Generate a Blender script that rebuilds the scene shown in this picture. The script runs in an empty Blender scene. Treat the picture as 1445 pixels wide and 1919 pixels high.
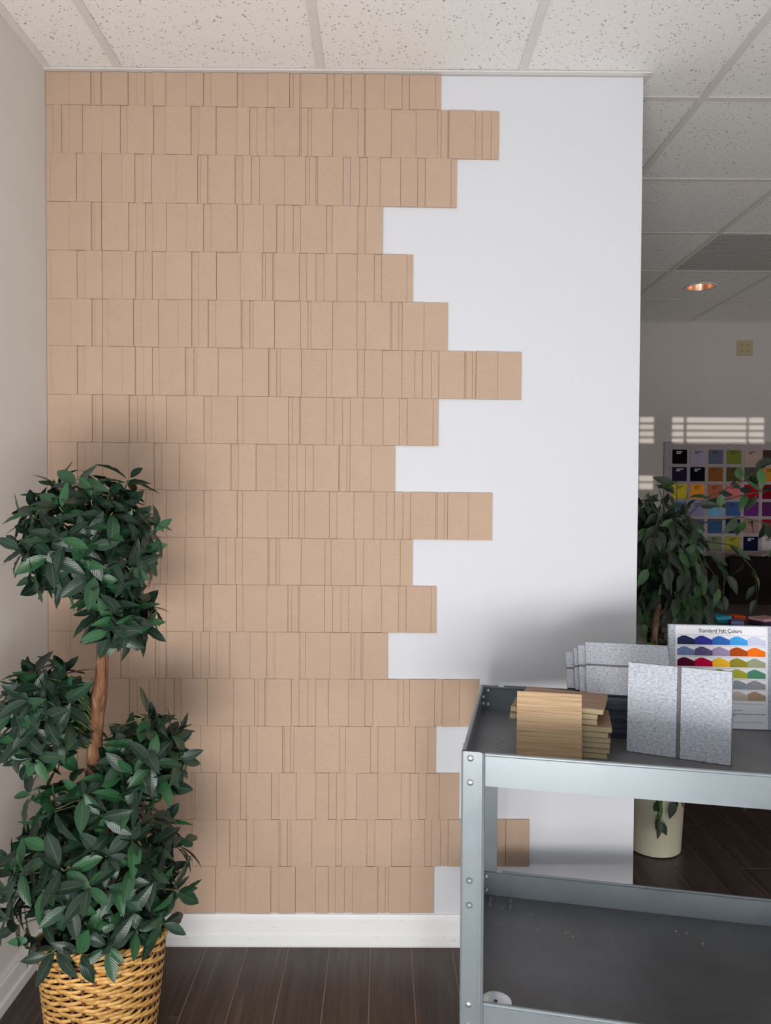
import bpy, bmesh, math, random
from mathutils import Vector, Matrix, Euler
R = random.Random(7)
scene = bpy.context.scene
COL = scene.collection
# ------------------------------------------------------------------ camera
H = 2.69                       # ceiling height
cam_d = bpy.data.cameras.new('camera'); cam = bpy.data.objects.new('camera', cam_d); COL.objects.link(cam)
cam_d.sensor_fit = 'VERTICAL'; cam_d.sensor_height = 36.0; cam_d.lens = 1385.3 * 36.0 / 1919.0
cam_d.clip_start = 0.05
pit, yaw, rol = 0.02268, 0.00375, 0.00534
fw = Vector((math.sin(yaw), math.cos(yaw), 0)); rt = Vector((math.cos(yaw), -math.sin(yaw), 0)); up = Vector((0, 0, 1))
f2 = fw * math.cos(pit) - up * math.sin(pit); u2 = up * math.cos(pit) + fw * math.sin(pit)
r3 = rt * math.cos(rol) + u2 * math.sin(rol); u3 = u2 * math.cos(rol) - rt * math.sin(rol)
m = Matrix((r3, u3, -f2)).transposed().to_4x4(); m.translation = Vector((1.031, -2.281, 1.406))
cam.matrix_world = m
scene.camera = cam
# ------------------------------------------------------------------ view, world, lights
scene.view_settings.view_transform = 'Standard'; scene.view_settings.look = 'None'
scene.view_settings.gamma = 1.0; scene.view_settings.use_curve_mapping = False
scene.view_settings.exposure = -0.12
w = bpy.data.worlds.new('world'); scene.world = w; w.use_nodes = True
bg = w.node_tree.nodes['Background']; bg.inputs[0].default_value = (0.75, 0.85, 1.0, 1); bg.inputs[1].default_value = 1.0

def area(name, loc, rot, sx, sy, e, col, spread=180):
    l = bpy.data.lights.new(name, 'AREA'); l.shape = 'RECTANGLE'; l.size = sx; l.size_y = sy; l.energy = e; l.color = col
    l.spread = math.radians(spread)
    o = bpy.data.objects.new(name, l); COL.objects.link(o); o.location = loc; o.rotation_euler = rot
    return o
# daylight through the big front window: sunlit pavement below, sky above (lights sit in the window opening)
area('daylight_pavement', (0.85, -3.12, 0.47), (math.radians(90 + 20), 0, 0), 1.3, 0.75, 66, (1.0, 0.965, 0.935))
area('daylight_sky', (1.2, -3.12, 1.60), (math.radians(90 - 4), 0, 0), 2.4, 1.1, 5, (0.78, 0.88, 1.0))
area('far_room_fill', (3.9, -3.12, 0.70), (math.radians(90 + 22), 0, 0), 1.9, 0.9, 27, (1.0, 0.94, 0.89))  # added fill to brighten the far room, no known source there
# glint of the low sun, cut into stripes by unseen slots shaped for it
sp = bpy.data.lights.new('sun_glint', 'SPOT'); sp.energy = 9000; sp.spot_size = math.radians(4.2); sp.spot_blend = 0.1; sp.shadow_soft_size = 0.02; sp.color = (1.0, 0.9, 0.84)
so = bpy.data.objects.new('sun_glint', sp); COL.objects.link(so); so.location = (4.1, -15.0, 1.55)
so.rotation_euler = (Vector((3.38, 3.17, 1.89)) - Vector((4.1, -15.0, 1.55))).to_track_quat('-Z', 'Y').to_euler()

# ------------------------------------------------------------------ helpers
class MB:
    """collects shapes; build() links them as one mesh object"""
    def __init__(s): s.v = []; s.f = []; s.uv = None
    def box(s, x0, x1, y0, y1, z0, z1):
        n = len(s.v)
        s.v += [(x0,y0,z0),(x1,y0,z0),(x1,y1,z0),(x0,y1,z0),(x0,y0,z1),(x1,y0,z1),(x1,y1,z1),(x0,y1,z1)]
        s.f += [tuple(n+i for i in q) for q in ((0,3,2,1),(4,5,6,7),(0,1,5,4),(1,2,6,5),(2,3,7,6),(3,0,4,7))]
        return s
    def bbox(s, x0, x1, y0, y1, z0, z1, b):
        """box with chamfered edges"""
        bm = bmesh.new(); r = bmesh.ops.create_cube(bm, size=1.0)
        for v in bm.verts: v.co = Vector(((x0+x1)/2 + v.co.x*(x1-x0), (y0+y1)/2 + v.co.y*(y1-y0), (z0+z1)/2 + v.co.z*(z1-z0)))
        bmesh.ops.bevel(bm, geom=bm.edges[:], offset=b, segments=2, affect='EDGES', profile=0.6)
        return s.add_bm(bm)
    def add_bm(s, bm):
        n = len(s.v); bm.verts.index_update()
        s.v += [tuple(v.co) for v in bm.verts]; s.f += [tuple(n+v.index for v in f.verts) for f in bm.faces]; bm.free(); return s
    def quad(s, *p):
        n = len(s.v); s.v += [tuple(q) for q in p]; s.f.append(tuple(range(n, n+len(p)))); return s
    def prism(s, pts, a, b):
        """pts: 2D outline (x,z) extruded along y from a to b"""
        n = len(s.v); k = len(pts)
        s.v += [(x, a, z) for x, z in pts] + [(x, b, z) for x, z in pts]
        s.f.append(tuple(range(n, n+k))); s.f.append(tuple(range(n+2*k-1, n+k-1, -1)))
        for i in range(k): j = (i+1) % k; s.f.append((n+j, n+i, n+k+i, n+k+j))
        return s
    def tube(s, pts, r, seg=8, cap=True):
        n0 = len(s.v); pts = [Vector(p) for p in pts]; k = len(pts)
        rr = r if isinstance(r, (list, tuple)) else [r]*k
        t = (pts[1]-pts[0]).normalized(); u = t.orthogonal().normalized()
        for i, p in enumerate(pts):
            d = ((pts[min(i+1,k-1)] - pts[max(i-1,0)])).normalized()
            u = (u - d*u.dot(d)).normalized(); w = d.cross(u)
            for j in range(seg):
                a = 2*math.pi*j/seg; s.v.append(tuple(p + (u*math.cos(a) + w*math.sin(a))*rr[i]))
        for i in range(k-1):
            for j in range(seg):
                a = n0+i*seg+j; b = n0+i*seg+(j+1)%seg; s.f.append((a, b, b+seg, a+seg))
        if cap:
            s.f.append(tuple(n0+j for j in range(seg-1,-1,-1))); s.f.append(tuple(n0+(k-1)*seg+j for j in range(seg)))
        return s
    def lathe(s, prof, c=(0,0,0), seg=32, axis='z', cap0=False, cap1=False):
        n0 = len(s.v); k = len(prof)
        for r, h in prof:
            for j in range(seg):
                a = 2*math.pi*j/seg; x, y = r*math.cos(a), r*math.sin(a)
                p = (x, y, h) if axis == 'z' else ((x, -h, y) if axis == 'y' else (-h, x, y))
                s.v.append((c[0]+p[0], c[1]+p[1], c[2]+p[2]))
        for i in range(k-1):
            for j in range(seg):
                a = n0+i*seg+j; b = n0+i*seg+(j+1)%seg; s.f.append((a, b, b+seg, a+seg))
        if cap0: s.f.append(tuple(n0+j for j in range(seg-1,-1,-1)))
        if cap1: s.f.append(tuple(n0+(k-1)*seg+j for j in range(seg)))
        return s
    def xf(s, M):
        s.v = [tuple(M @ Vector(v)) for v in s.v]; return s
    def mesh(s, name, mat, smooth=False):
        me = bpy.data.meshes.new(name); me.from_pydata(s.v, [], s.f)
        bm = bmesh.new(); bm.from_mesh(me); bmesh.ops.recalc_face_normals(bm, faces=bm.faces[:]); bm.to_mesh(me); bm.free()
        if mat: me.materials.append(mat)
        if smooth:
            me.polygons.foreach_set('use_smooth', [True]*len(me.polygons))
            if smooth != 'all': me.set_sharp_from_angle(angle=math.radians(35))
        me.update(); return me
    def build(s, name, mat, parent=None, smooth=False, **kw):
        return link(name, s.mesh(name, mat, smooth), parent, **kw)
def link(name, data, parent=None, **kw):
    o = bpy.data.objects.new(name, data); COL.objects.link(o)
    if parent: o.parent = parent
    for k, v in kw.items(): o[k] = v
    return o
def thing(name, label, cat, loc=(0,0,0), rz=0, group=None):
    o = bpy.data.objects.new(name, None); COL.objects.link(o); o.location = loc; o.rotation_euler = (0,0,rz)
    o['label'] = label; o['category'] = cat
    if group: o['group'] = group
    return o
def S(kind='structure', **k): k['kind'] = kind; return k

# ------------------------------------------------------------------ materials
def srgb(r, g, b):
    f = lambda c: (c/255/12.92) if c/255 <= 0.04045 else ((c/255+0.055)/1.055)**2.4
    return (f(r), f(g), f(b), 1)
class NT:
    def __init__(s, name):
        s.m = bpy.data.materials.new(name); s.m.use_nodes = True; s.t = s.m.node_tree; s.b = s.t.nodes['Principled BSDF']
    def n(s, typ, **kw):
        nd = s.t.nodes.new(typ)
        for k, v in kw.items():
            if k in nd.inputs.keys() if isinstance(k, str) else False: nd.inputs[k].default_value = v
            else: setattr(nd, k, v)
        return nd
    def l(s, a, b): s.t.links.new(a, b)
    def coord(s, scale=(1,1,1), out='Object', rot=(0,0,0)):
        tc = s.n('ShaderNodeTexCoord'); mp = s.n('ShaderNodeMapping'); mp.inputs['Scale'].default_value = scale; mp.inputs['Rotation'].default_value = rot
        s.l(tc.outputs[out], mp.inputs['Vector']); return mp.outputs['Vector']
    def noise(s, vec, scale, detail=3, rough=0.6, dist=0.0):
        nz = s.n('ShaderNodeTexNoise'); nz.inputs['Scale'].default_value = scale; nz.inputs['Detail'].default_value = detail
        nz.inputs['Roughness'].default_value = rough; nz.inputs['Distortion'].default_value = dist; s.l(vec, nz.inputs['Vector']); return nz.outputs['Fac']
    def ramp(s, fac, stops):
        r = s.n('ShaderNodeValToRGB'); e = r.color_ramp.elements
        while len(e) < len(stops): e.new(0.5)
        for el, (p, c) in zip(e, stops): el.position = p; el.color = c
        s.l(fac, r.inputs['Fac']); return r.outputs['Color']
    def mix(s, fac, a, b, mode='MIX'):
        mx = s.n('ShaderNodeMix'); mx.data_type = 'RGBA'; mx.blend_type = mode
        for sock, v in ((mx.inputs[0], fac), (mx.inputs[6], a), (mx.inputs[7], b)):
            if hasattr(v, 'is_output'): s.l(v, sock)
            else: sock.default_value = v
        return mx.outputs[2]
    def bump(s, h, strength, dist=0.002):
        bp = s.n('ShaderNodeBump'); bp.inputs['Strength'].default_value = strength; bp.inputs['Distance'].default_value = dist
        s.l(h, bp.inputs['Height']); s.l(bp.outputs['Normal'], s.b.inputs['Normal'])
    def col(s, c):
        if hasattr(c, 'is_output'): s.l(c, s.b.inputs['Base Color'])
        else: s.b.inputs['Base Color'].default_value = c
    def set(s, rough=0.5, metal=0.0, spec=0.5):
        s.b.inputs['Roughness'].default_value = rough; s.b.inputs['Metallic'].default_value = metal; s.b.inputs['Specular IOR Level'].default_value = spec
        return s.m
def sc4(c, k): return (c[0]*k, c[1]*k, c[2]*k, 1)
def plain(name, c, rough=0.5, metal=0.0, spec=0.5, var=0.06, nscale=40, bump=0.0):
    t = NT(name); v = t.coord(); nz = t.noise(v, nscale)
    t.col(t.ramp(nz, [(0.3, sc4(c, 1-var)), (0.7, sc4(c, 1+var))]))
    if bump: t.bump(nz, bump)
    return t.set(rough, metal, spec)
def felt(name, c, fleck=0.25, scale=260, stretch=(1,1,1), bump=0.4, rnd=0.05):
    t = NT(name); v = t.coord(stretch); nz = t.noise(v, scale, 4, 0.7); big = t.noise(v, 14, 2)
    a = t.ramp(nz, [(0.32, sc4(c, 1-fleck)), (0.5, c), (0.72, sc4(c, 1+fleck*0.8))])
    a = t.mix(0.12, a, t.ramp(big, [(0.3, sc4(c, 0.8)), (0.7, sc4(c, 1.15))]))
    oi = t.n('ShaderNodeObjectInfo'); g = t.ramp(oi.outputs['Random'], [(0, (1-rnd,)*3+(1,)), (1, (1,)*3+(1,))])
    t.col(t.mix(1.0, a, g, 'MULTIPLY')); t.bump(nz, bump, 0.0015)
    m = t.set(0.95, 0, 0.1); return m

M = {}
M['tile'] = felt('brown_felt', (0.545, 0.395, 0.295, 1), 0.10, 330, bump=0.5, rnd=0.04)
t = NT('white_backing'); v = t.coord(); a = t.noise(t.coord((1, 1, 14)), 90, 2); b = t.noise(t.coord((14, 1, 1)), 90, 2)
mx = t.n('ShaderNodeMath', operation='ADD'); t.l(a, mx.inputs[0]); t.l(b, mx.inputs[1])
t.col(t.ramp(mx.outputs[0], [(0.35, (0.645, 0.66, 0.70, 1)), (0.65, (0.695, 0.71, 0.75, 1))])); t.bump(mx.outputs[0], 0.15, 0.001); M['board'] = t.set(0.8, 0, 0.2)
M['wall_left'] = plain('left_wall_paint', (0.73, 0.71, 0.68, 1), 0.75, var=0.015, nscale=6, bump=0.02)
M['wall_back'] = plain('back_wall_paint', (0.60, 0.57, 0.53, 1), 0.7, var=0.015, nscale=5, bump=0.02)
t = NT('baseboard_paint'); v = t.coord((1, 1, 1)); nz = t.noise(t.coord((5, 5, 30)), 5, 4)
t.col(t.ramp(nz, [(0.25, (0.60, 0.58, 0.55, 1)), (0.36, (0.83, 0.84, 0.84, 1))])); M['trim'] = t.set(0.45, 0, 0.4)
M['white_metal'] = plain('grid_metal', (0.74, 0.72, 0.69, 1), 0.5, var=0.02)
# fissured ceiling panel
t = NT('ceiling_panel'); v = t.coord(); vo = t.n('ShaderNodeTexVoronoi'); vo.inputs['Scale'].default_value = 75; vo.inputs['Randomness'].default_value = 1
wv = t.n('ShaderNodeVectorMath', operation='ADD'); nzc = t.n('ShaderNodeTexNoise'); nzc.inputs['Scale'].default_value = 160; t.l(v, nzc.inputs['Vector'])
sc_ = t.n('ShaderNodeVectorMath', operation='SCALE'); sc_.inputs['Scale'].default_value = 0.012; t.l(nzc.outputs['Color'], sc_.inputs[0]); t.l(v, wv.inputs[0]); t.l(sc_.outputs[0], wv.inputs[1])
t.l(wv.outputs[0], vo.inputs['Vector'])
big = t.noise(v, 30, 2)
th = t.n('ShaderNodeMath', operation='MULTIPLY'); t.l(big, th.inputs[0]); th.inputs[1].default_value = 0.42
lt = t.n('ShaderNodeMath', operation='SUBTRACT'); t.l(th.outputs[0], lt.inputs[0]); t.l(vo.outputs['Distance'], lt.inputs[1])
pit_ = t.ramp(lt.outputs[0], [(0.0, (0, 0, 0, 1)), (0.06, (1, 1, 1, 1))])
fine = t.noise(v, 420, 2)
base = t.ramp(fine, [(0.3, (0.85, 0.835, 0.81, 1)), (0.7, (0.93, 0.92, 0.90, 1))])
t.col(t.mix(pit_, base, (0.42, 0.38, 0.35, 1)))
hh = t.n('ShaderNodeMath', operation='SUBTRACT'); t.l(fine, hh.inputs[0]); t.l(pit_, hh.inputs[1]); t.bump(hh.outputs[0], 0.35, 0.002)
M['ceil'] = t.set(0.9, 0, 0.15)
# dark laminate plank
t = NT('dark_laminate'); oi = t.n('ShaderNodeObjectInfo'); v = t.coord((1, 0.06, 1))
ad = t.n('ShaderNodeVectorMath', operation='ADD'); t.l(v, ad.inputs[0]); cb = t.n('ShaderNodeCombineXYZ'); mu = t.n('ShaderNodeMath', operation='MULTIPLY'); mu.inputs[1].default_value = 37.0
t.l(oi.outputs['Random'], mu.inputs[0]); t.l(mu.outputs[0], cb.inputs[0]); t.l(mu.outputs[0], cb.inputs[1]); t.l(cb.outputs[0], ad.inputs[1])
g1 = t.noise(ad.outputs[0], 60, 5, 0.65, 0.6); g2 = t.noise(ad.outputs[0], 12, 3, 0.5, 1.2)
c1 = t.ramp(g1, [(0.3, (0.032, 0.022, 0.019, 1)), (0.55, (0.062, 0.042, 0.035, 1)), (0.75, (0.110, 0.072, 0.058, 1))])
c2 = t.ramp(g2, [(0.35, (0.8, 0.8, 0.8, 1)), (0.65, (1.2, 1.15, 1.1, 1))])
t.col(t.mix(1.0, c1, c2, 'MULTIPLY')); t.bump(g1, 0.12, 0.001); M['plank'] = t.set(0.36, 0, 0.45)
M['joint'] = plain('plank_joint', (0.30, 0.22, 0.175, 1), 0.6)
# cart paint and hardware
t = NT('grey_cart_enamel'); v = t.coord(); nz = t.noise(v, 9, 4); t.col(t.ramp(nz, [(0.3, (0.190, 0.225, 0.243, 1)), (0.7, (0.215, 0.25, 0.27, 1))]))
t.l(t.ramp(nz, [(0.3, (0.30,)*3+(1,)), (0.7, (0.40,)*3+(1,))]), t.b.inputs['Roughness']); t.b.inputs['Metallic'].default_value = 0.25; M['cart'] = t.m
t = NT('worn_tray_enamel'); v = t.coord(); nz = t.noise(v, 5, 5); sp_ = t.noise(v, 70, 3, 0.7)
c = t.ramp(nz, [(0.3, (0.125, 0.126, 0.135, 1)), (0.7, (0.175, 0.178, 0.19, 1))]); c = t.mix(t.ramp(sp_, [(0.70, (0, 0, 0, 1)), (0.76, (1, 1, 1, 1))]), c, (0.05, 0.05, 0.05, 1))
t.col(c); M['tray'] = t.set(0.42, 0.2, 0.5)
M['bolt'] = plain('zinc_bolt', (0.72, 0.75, 0.75, 1), 0.28, 0.9)
M['rubber'] = plain('caster_rubber', (0.03, 0.03, 0.03, 1), 0.7)
# leaves
def leafmat(name, dark, light, rib, rough):
    t = NT(name); uv = t.n('ShaderNodeUVMap'); sep = t.n('ShaderNodeSeparateXYZ'); t.l(uv.outputs['UV'], sep.inputs[0])
    oi = t.n('ShaderNodeObjectInfo'); at = t.n('ShaderNodeAttribute'); at.attribute_name = 'rnd'
    ad = t.n('ShaderNodeMath', operation='ADD'); t.l(at.outputs['Fac'], ad.inputs[0]); t.l(oi.outputs['Random'], ad.inputs[1])
    fr = t.n('ShaderNodeMath', operation='FRACT'); t.l(ad.outputs[0], fr.inputs[0])
    base = t.ramp(fr.outputs[0], [(0.0, dark), (0.55, sc4(dark, 1.35)), (0.85, light), (1.0, sc4(light, 1.25))])
    d = t.n('ShaderNodeMath', operation='SUBTRACT'); t.l(sep.outputs[1], d.inputs[0]); d.inputs[1].default_value = 0.5
    ab = t.n('ShaderNodeMath', operation='ABSOLUTE'); t.l(d.outputs[0], ab.inputs[0])
    ribf = t.ramp(ab.outputs[0], [(0.012, (0.75,)*3+(1,)), (0.035, (0, 0, 0, 1))])
    # side veins
    ve = t.n('ShaderNodeMath', operation='MULTIPLY_ADD'); t.l(ab.outputs[0], ve.inputs[0]); ve.inputs[1].default_value = -6.0; 
    s2 = t.n('ShaderNodeMath', operation='MULTIPLY'); t.l(sep.outputs[0], s2.inputs[0]); s2.inputs[1].default_value = 11.0; t.l(s2.outputs[0], ve.inputs[2])
    f3 = t.n('ShaderNodeMath', operation='PINGPONG'); t.l(ve.outputs[0], f3.inputs[0]); f3.inputs[1].default_value = 0.5
    base = t.mix(t.ramp(f3.outputs[0], [(0.0, (0.22,)*3+(1,)), (0.12, (0, 0, 0, 1))]), base, light)
    t.col(t.mix(ribf, base, rib)); t.bump(f3.outputs[0], 0.25, 0.002)
    t.b.inputs['Subsurface Weight'].default_value = 0.0
    return t.set(rough, 0, 0.5)
M['bay'] = leafmat('bay_leaf', (0.011, 0.027, 0.018, 1), (0.022, 0.090, 0.034, 1), (0.085, 0.14, 0.06, 1), 0.33)
M['ficus'] = leafmat('ficus_leaf', (0.018, 0.030, 0.019, 1), (0.05, 0.13, 0.04, 1), (0.05, 0.06, 0.035, 1), 0.5)
M['twig'] = plain('green_twig', (0.11, 0.14, 0.045, 1), 0.6, var=0.25)
M['ftwig'] = plain('brown_twig', (0.06, 0.045, 0.03, 1), 0.7, var=0.25)
t = NT('bark'); v = t.coord((1, 1, 0.25)); nz = t.noise(v, 60, 5, 0.7, 0.5); t.col(t.ramp(nz, [(0.3, (0.07, 0.028, 0.014, 1)), (0.55, (0.24, 0.115, 0.06, 1)), (0.75, (0.42, 0.27, 0.17, 1))])); t.bump(nz, 0.9, 0.006); M['bark'] = t.set(0.75, 0, 0.2)
M['fbark'] = plain('ficus_bark', (0.16, 0.10, 0.06, 1), 0.8, var=0.4, nscale=60, bump=0.6)
t = NT('honey_reed'); v = t.coord((1, 1, 1)); nz = t.noise(v, 90, 4, 0.6); oi = t.n('ShaderNodeObjectInfo')
c = t.ramp(nz, [(0.25, (0.42, 0.20, 0.045, 1)), (0.5, (0.66, 0.37, 0.11, 1)), (0.75, (0.80, 0.53, 0.20, 1))]); g = t.ramp(oi.outputs['Random'], [(0, (0.75, 0.72, 0.7, 1)), (1, (1.1, 1.1, 1.1, 1))])
t.col(t.mix(1.0, c, g, 'MULTIPLY')); M['reed'] = t.set(0.35, 0, 0.5)
M['stake'] = plain('brown_stake', (0.13, 0.055, 0.025, 1), 0.5, var=0.3)
M['liner'] = plain('black_liner', (0.012, 0.012, 0.013, 1), 0.35)
M['moss'] = plain('dried_moss', (0.22, 0.16, 0.09, 1), 0.9, var=0.4, nscale=120, bump=0.8)
M['soil'] = plain('dark_soil', (0.014, 0.011, 0.009, 1), 0.95, var=0.4, nscale=90, bump=0.8)
M['cream'] = plain('cream_pot', (0.58, 0.55, 0.42, 1), 0.4, var=0.03, nscale=8)
# samples
M['grey_felt'] = felt('grey_marled_felt', (0.50, 0.535, 0.60, 1), 0.45, 230, (0.55, 1, 0.9), 0.5)
M['shaded_felt'] = felt('shaded_grey_felt', (0.085, 0.095, 0.125, 1), 0.35, 230, (1, 1, 1), 0.5)  # grey felt of the flat stack with its shadow put into the colour
M['groove'] = plain('groove_grey', (0.17, 0.165, 0.17, 1), 0.9)
def wood(name, a, b, c, stretch):
    t = NT(name); v = t.coord(stretch); nz = t.noise(v, 120, 4, 0.65, 0.4); n2 = t.noise(v, 22, 3, 0.5, 0.3)
    k = t.ramp(nz, [(0.3, a), (0.5, b), (0.75, c)]); t.col(t.mix(t.ramp(n2, [(0.55, (0, 0, 0, 1)), (0.72, (0.5, 0.5, 0.5, 1))]), k, a)); t.bump(nz, 0.15, 0.001)
    return t.set(0.55, 0, 0.35)
M['oak'] = wood('oak_veneer', (0.25, 0.15, 0.075, 1), (0.47, 0.32, 0.18, 1), (0.60, 0.44, 0.27, 1), (0.03, 1, 4.5))
M['walnut'] = wood('walnut_veneer', (0.17, 0.095, 0.055, 1), (0.29, 0.175, 0.105, 1), (0.38, 0.24, 0.15, 1), (0.04, 3, 1))
M['core'] = felt('wood_core', (0.50, 0.42, 0.26, 1), 0.18, 300)
M['paper'] = plain('white_card', (0.80, 0.81, 0.86, 1), 0.6, var=0.01)
M['ink'] = plain('black_ink', (0.02, 0.02, 0.025, 1), 0.7, var=0)
M['rule'] = plain('grey_ink', (0.35, 0.35, 0.4, 1), 0.7, var=0)
M['dark_wood'] = plain('espresso_wood', (0.018, 0.012, 0.010, 1), 0.5, var=0.2)
M['dark_fabric'] = felt('espresso_fabric', (0.014, 0.010, 0.009, 1), 0.2, 200)
M['almond'] = plain('almond_plastic', (0.50, 0.43, 0.26, 1), 0.5, var=0.02)
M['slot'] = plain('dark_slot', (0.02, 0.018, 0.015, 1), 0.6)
M['glass'] = None
t = NT('window_glass'); t.b.inputs['Transmission Weight'].default_value = 1.0; t.b.inputs['Roughness'].default_value = 0.0; t.b.inputs['IOR'].default_value = 1.02; t.col((1, 1, 1, 1)); M['glass'] = t.m
M['alu'] = plain('window_aluminium', (0.35, 0.34, 0.33, 1), 0.4, 0.6)
_cf = {}
def cfelt(r, g, b, k=1.0):
    key = (r, g, b)
    if key not in _cf: _cf[key] = felt('felt_%d_%d_%d' % key, sc4(srgb(r, g, b), k), 0.12, 260)
    return _cf[key]

# ------------------------------------------------------------------ the room
XR, YB, YF = 5.2, 3.171, -3.2          # right wall, far wall, window wall
XP = 1.818                              # free end of the partition
floor = MB().box(-0.1, XR+0.1, YF-0.1, YB+0.1, -0.05, -0.0015).build('floor', M['joint'], **S())
PW, PL, GAP = 0.1272, 1.215, 0.0013
x0 = 0.491 - 4*PW
ends = [R.random() for _ in range(60)]
ci = 0; x = x0
off = {3: -0.322, 16: 0.567, 18: 0.848}
while x < 4.6:
    o0 = off.get(ci, ends[ci]*PL)
    k = -3
    y = o0 - 2*PL
    while y < YB:
        a, b = max(y, -1.35), min(y+PL, YB)
        if b - a > 0.05:
            xa, xb = max(x, 0.0)+GAP, x+PW-GAP
            if xb - xa > 0.01:
                q = MB(); c = 0.0006
                q.v = [(xa,a+GAP,-0.0014),(xb,a+GAP,-0.0014),(xb,b-GAP,-0.0014),(xa,b-GAP,-0.0014),(xa+c,a+GAP+c,0),(xb-c,a+GAP+c,0),(xb-c,b-GAP-c,0),(xa+c,b-GAP-c,0)]
                q.f = [(4,5,6,7),(0,1,5,4),(1,2,6,5),(2,3,7,6),(3,0,4,7)]
                q.build('floor_plank', M['plank'], floor)
        y += PL
    ci += 1; x += PW
MB().quad((0,YF,-0.001),(XR,YF,-0.001),(XR,-1.352,-0.001),(0,-1.352,-0.001)).build('floor_panel', M['plank'], floor)
MB().quad((4.7,-1.352,-0.001),(XR,-1.352,-0.001),(XR,YB,-0.001),(4.7,YB,-0.001)).build('floor_panel', M['plank'], floor)

wl = MB().box(-0.1, 0, YF, YB, -0.05, H+0.15).build('wall_left', M['wall_left'], **S())
wb = MB().box(-0.1, XR+0.1, YB, YB+0.1, -0.05, H+0.15).build('wall_back', M['wall_back'], **S())
wr = MB().box(XR, XR+0.1, YF, YB, -0.05, H+0.15).build('wall_right', M['wall_back'], **S())
# window wall behind the camera: big storefront window, slots shaped for stripes, added fill opening
OX0, OX1, OZ0, OZ1 = -0.05+0.05, 2.55, 0.08, 2.32
SX0, SX1, SZ0, SZ1 = 3.334, 3.931, 1.480, 1.848
TX0, TX1, TZ0, TZ1 = 2.9, 4.9, 0.08, 1.28
wf = MB()
wf.box(-0.1, OX0, YF-0.1, YF, -0.05, H+0.15).box(OX0, OX1, YF-0.1, YF, -0.05, OZ0).box(OX0, OX1, YF-0.1, YF, OZ1, H+0.15)
wf.box(OX1, TX0, YF-0.1, YF, -0.05, H+0.15).box(TX1, XR+0.1, YF-0.1, YF, -0.05, H+0.15).box(TX0, TX1, YF-0.1, YF, -0.05, TZ0).box(TX0, SX0, YF-0.1, YF, TZ1, H+0.15).box(SX1, TX1, YF-0.1, YF, TZ1, H+0.15).box(SX0, SX1, YF-0.1, YF, TZ1, SZ0).box(SX0, SX1, YF-0.1, YF, SZ1, H+0.15)
wf.build('wall_front', M['wall_back'], **S())
w1 = MB().box(OX0, OX1, YF-0.07, YF-0.03, OZ0, OZ0+0.05).box(OX0, OX1, YF-0.07, YF-0.03, OZ1-0.05, OZ1).box(OX0, OX0+0.05, YF-0.07, YF-0.03, OZ0+0.05, OZ1-0.05).box(OX1-0.05, OX1, YF-0.07, YF-0.03, OZ0+0.05, OZ1-0.05).build('window_1', M['alu'], **S())
for xm in (0.86, 1.7): MB().box(xm-0.025, xm+0.025, YF-0.07, YF-0.03, OZ0+0.05, OZ1-0.05).build('mullion', M['alu'], w1)
for a, b in ((0.05, 0.835), (0.885, 1.675), (1.725, 2.5)): MB().box(a, b, YF-0.053, YF-0.047, OZ0+0.05, OZ1-0.05).build('pane', M['glass'], w1)
w2 = MB().box(SX0, SX1, YF-0.07, YF-0.03, SZ0, SZ0+0.012).box(SX0, SX1, YF-0.07, YF-0.03, SZ1-0.012, SZ1).build('stripe_mask', M['alu'], **S())  # unseen opening shaped to throw light stripes on the far wall
for a, b in ((3.406, 3.492), (3.548, 3.561), (3.847, 3.858)): MB().box(a, b, YF-0.07, YF-0.03, SZ0+0.012, SZ1-0.012).build('mullion', M['alu'], w2)  # bars placed to cut the gaps between the stripes
for i in range(3): MB().box(SX0, SX1, YF-0.03, YF-0.022, 1.735+i*0.033, 1.745+i*0.033).build('mask_slat', M['alu'], w2)
MB().box(SX0, SX1, YF-0.03, YF-0.022, 1.5565, 1.712).build('mask_panel', M['alu'], w2)  # added solid panels that block the glint around a low light patch
MB().box(3.444, SX1, YF-0.03, YF-0.022, SZ0+0.012, 1.5565).build('mask_panel', M['alu'], w2)
MB().box(SX0, 3.444, YF-0.03, YF-0.022, 1.522, 1.530).build('mask_slat', M['alu'], w2)

w3 = MB().box(TX0, TX1, YF-0.07, YF-0.03, TZ0, TZ0+0.05).box(TX0, TX1, YF-0.07, YF-0.03, TZ1-0.05, TZ1).box(TX0, TX0+0.05, YF-0.07, YF-0.03, TZ0+0.05, TZ1-0.05).box(TX1-0.05, TX1, YF-0.07, YF-0.03, TZ0+0.05, TZ1-0.05).build('fill_window', M['alu'], **S())  # opening added for the far room fill light
MB().box(TX0+0.05, TX1-0.05, YF-0.053, YF-0.047, TZ0+0.05, TZ1-0.05).build('pane', M['glass'], w3)

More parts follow.
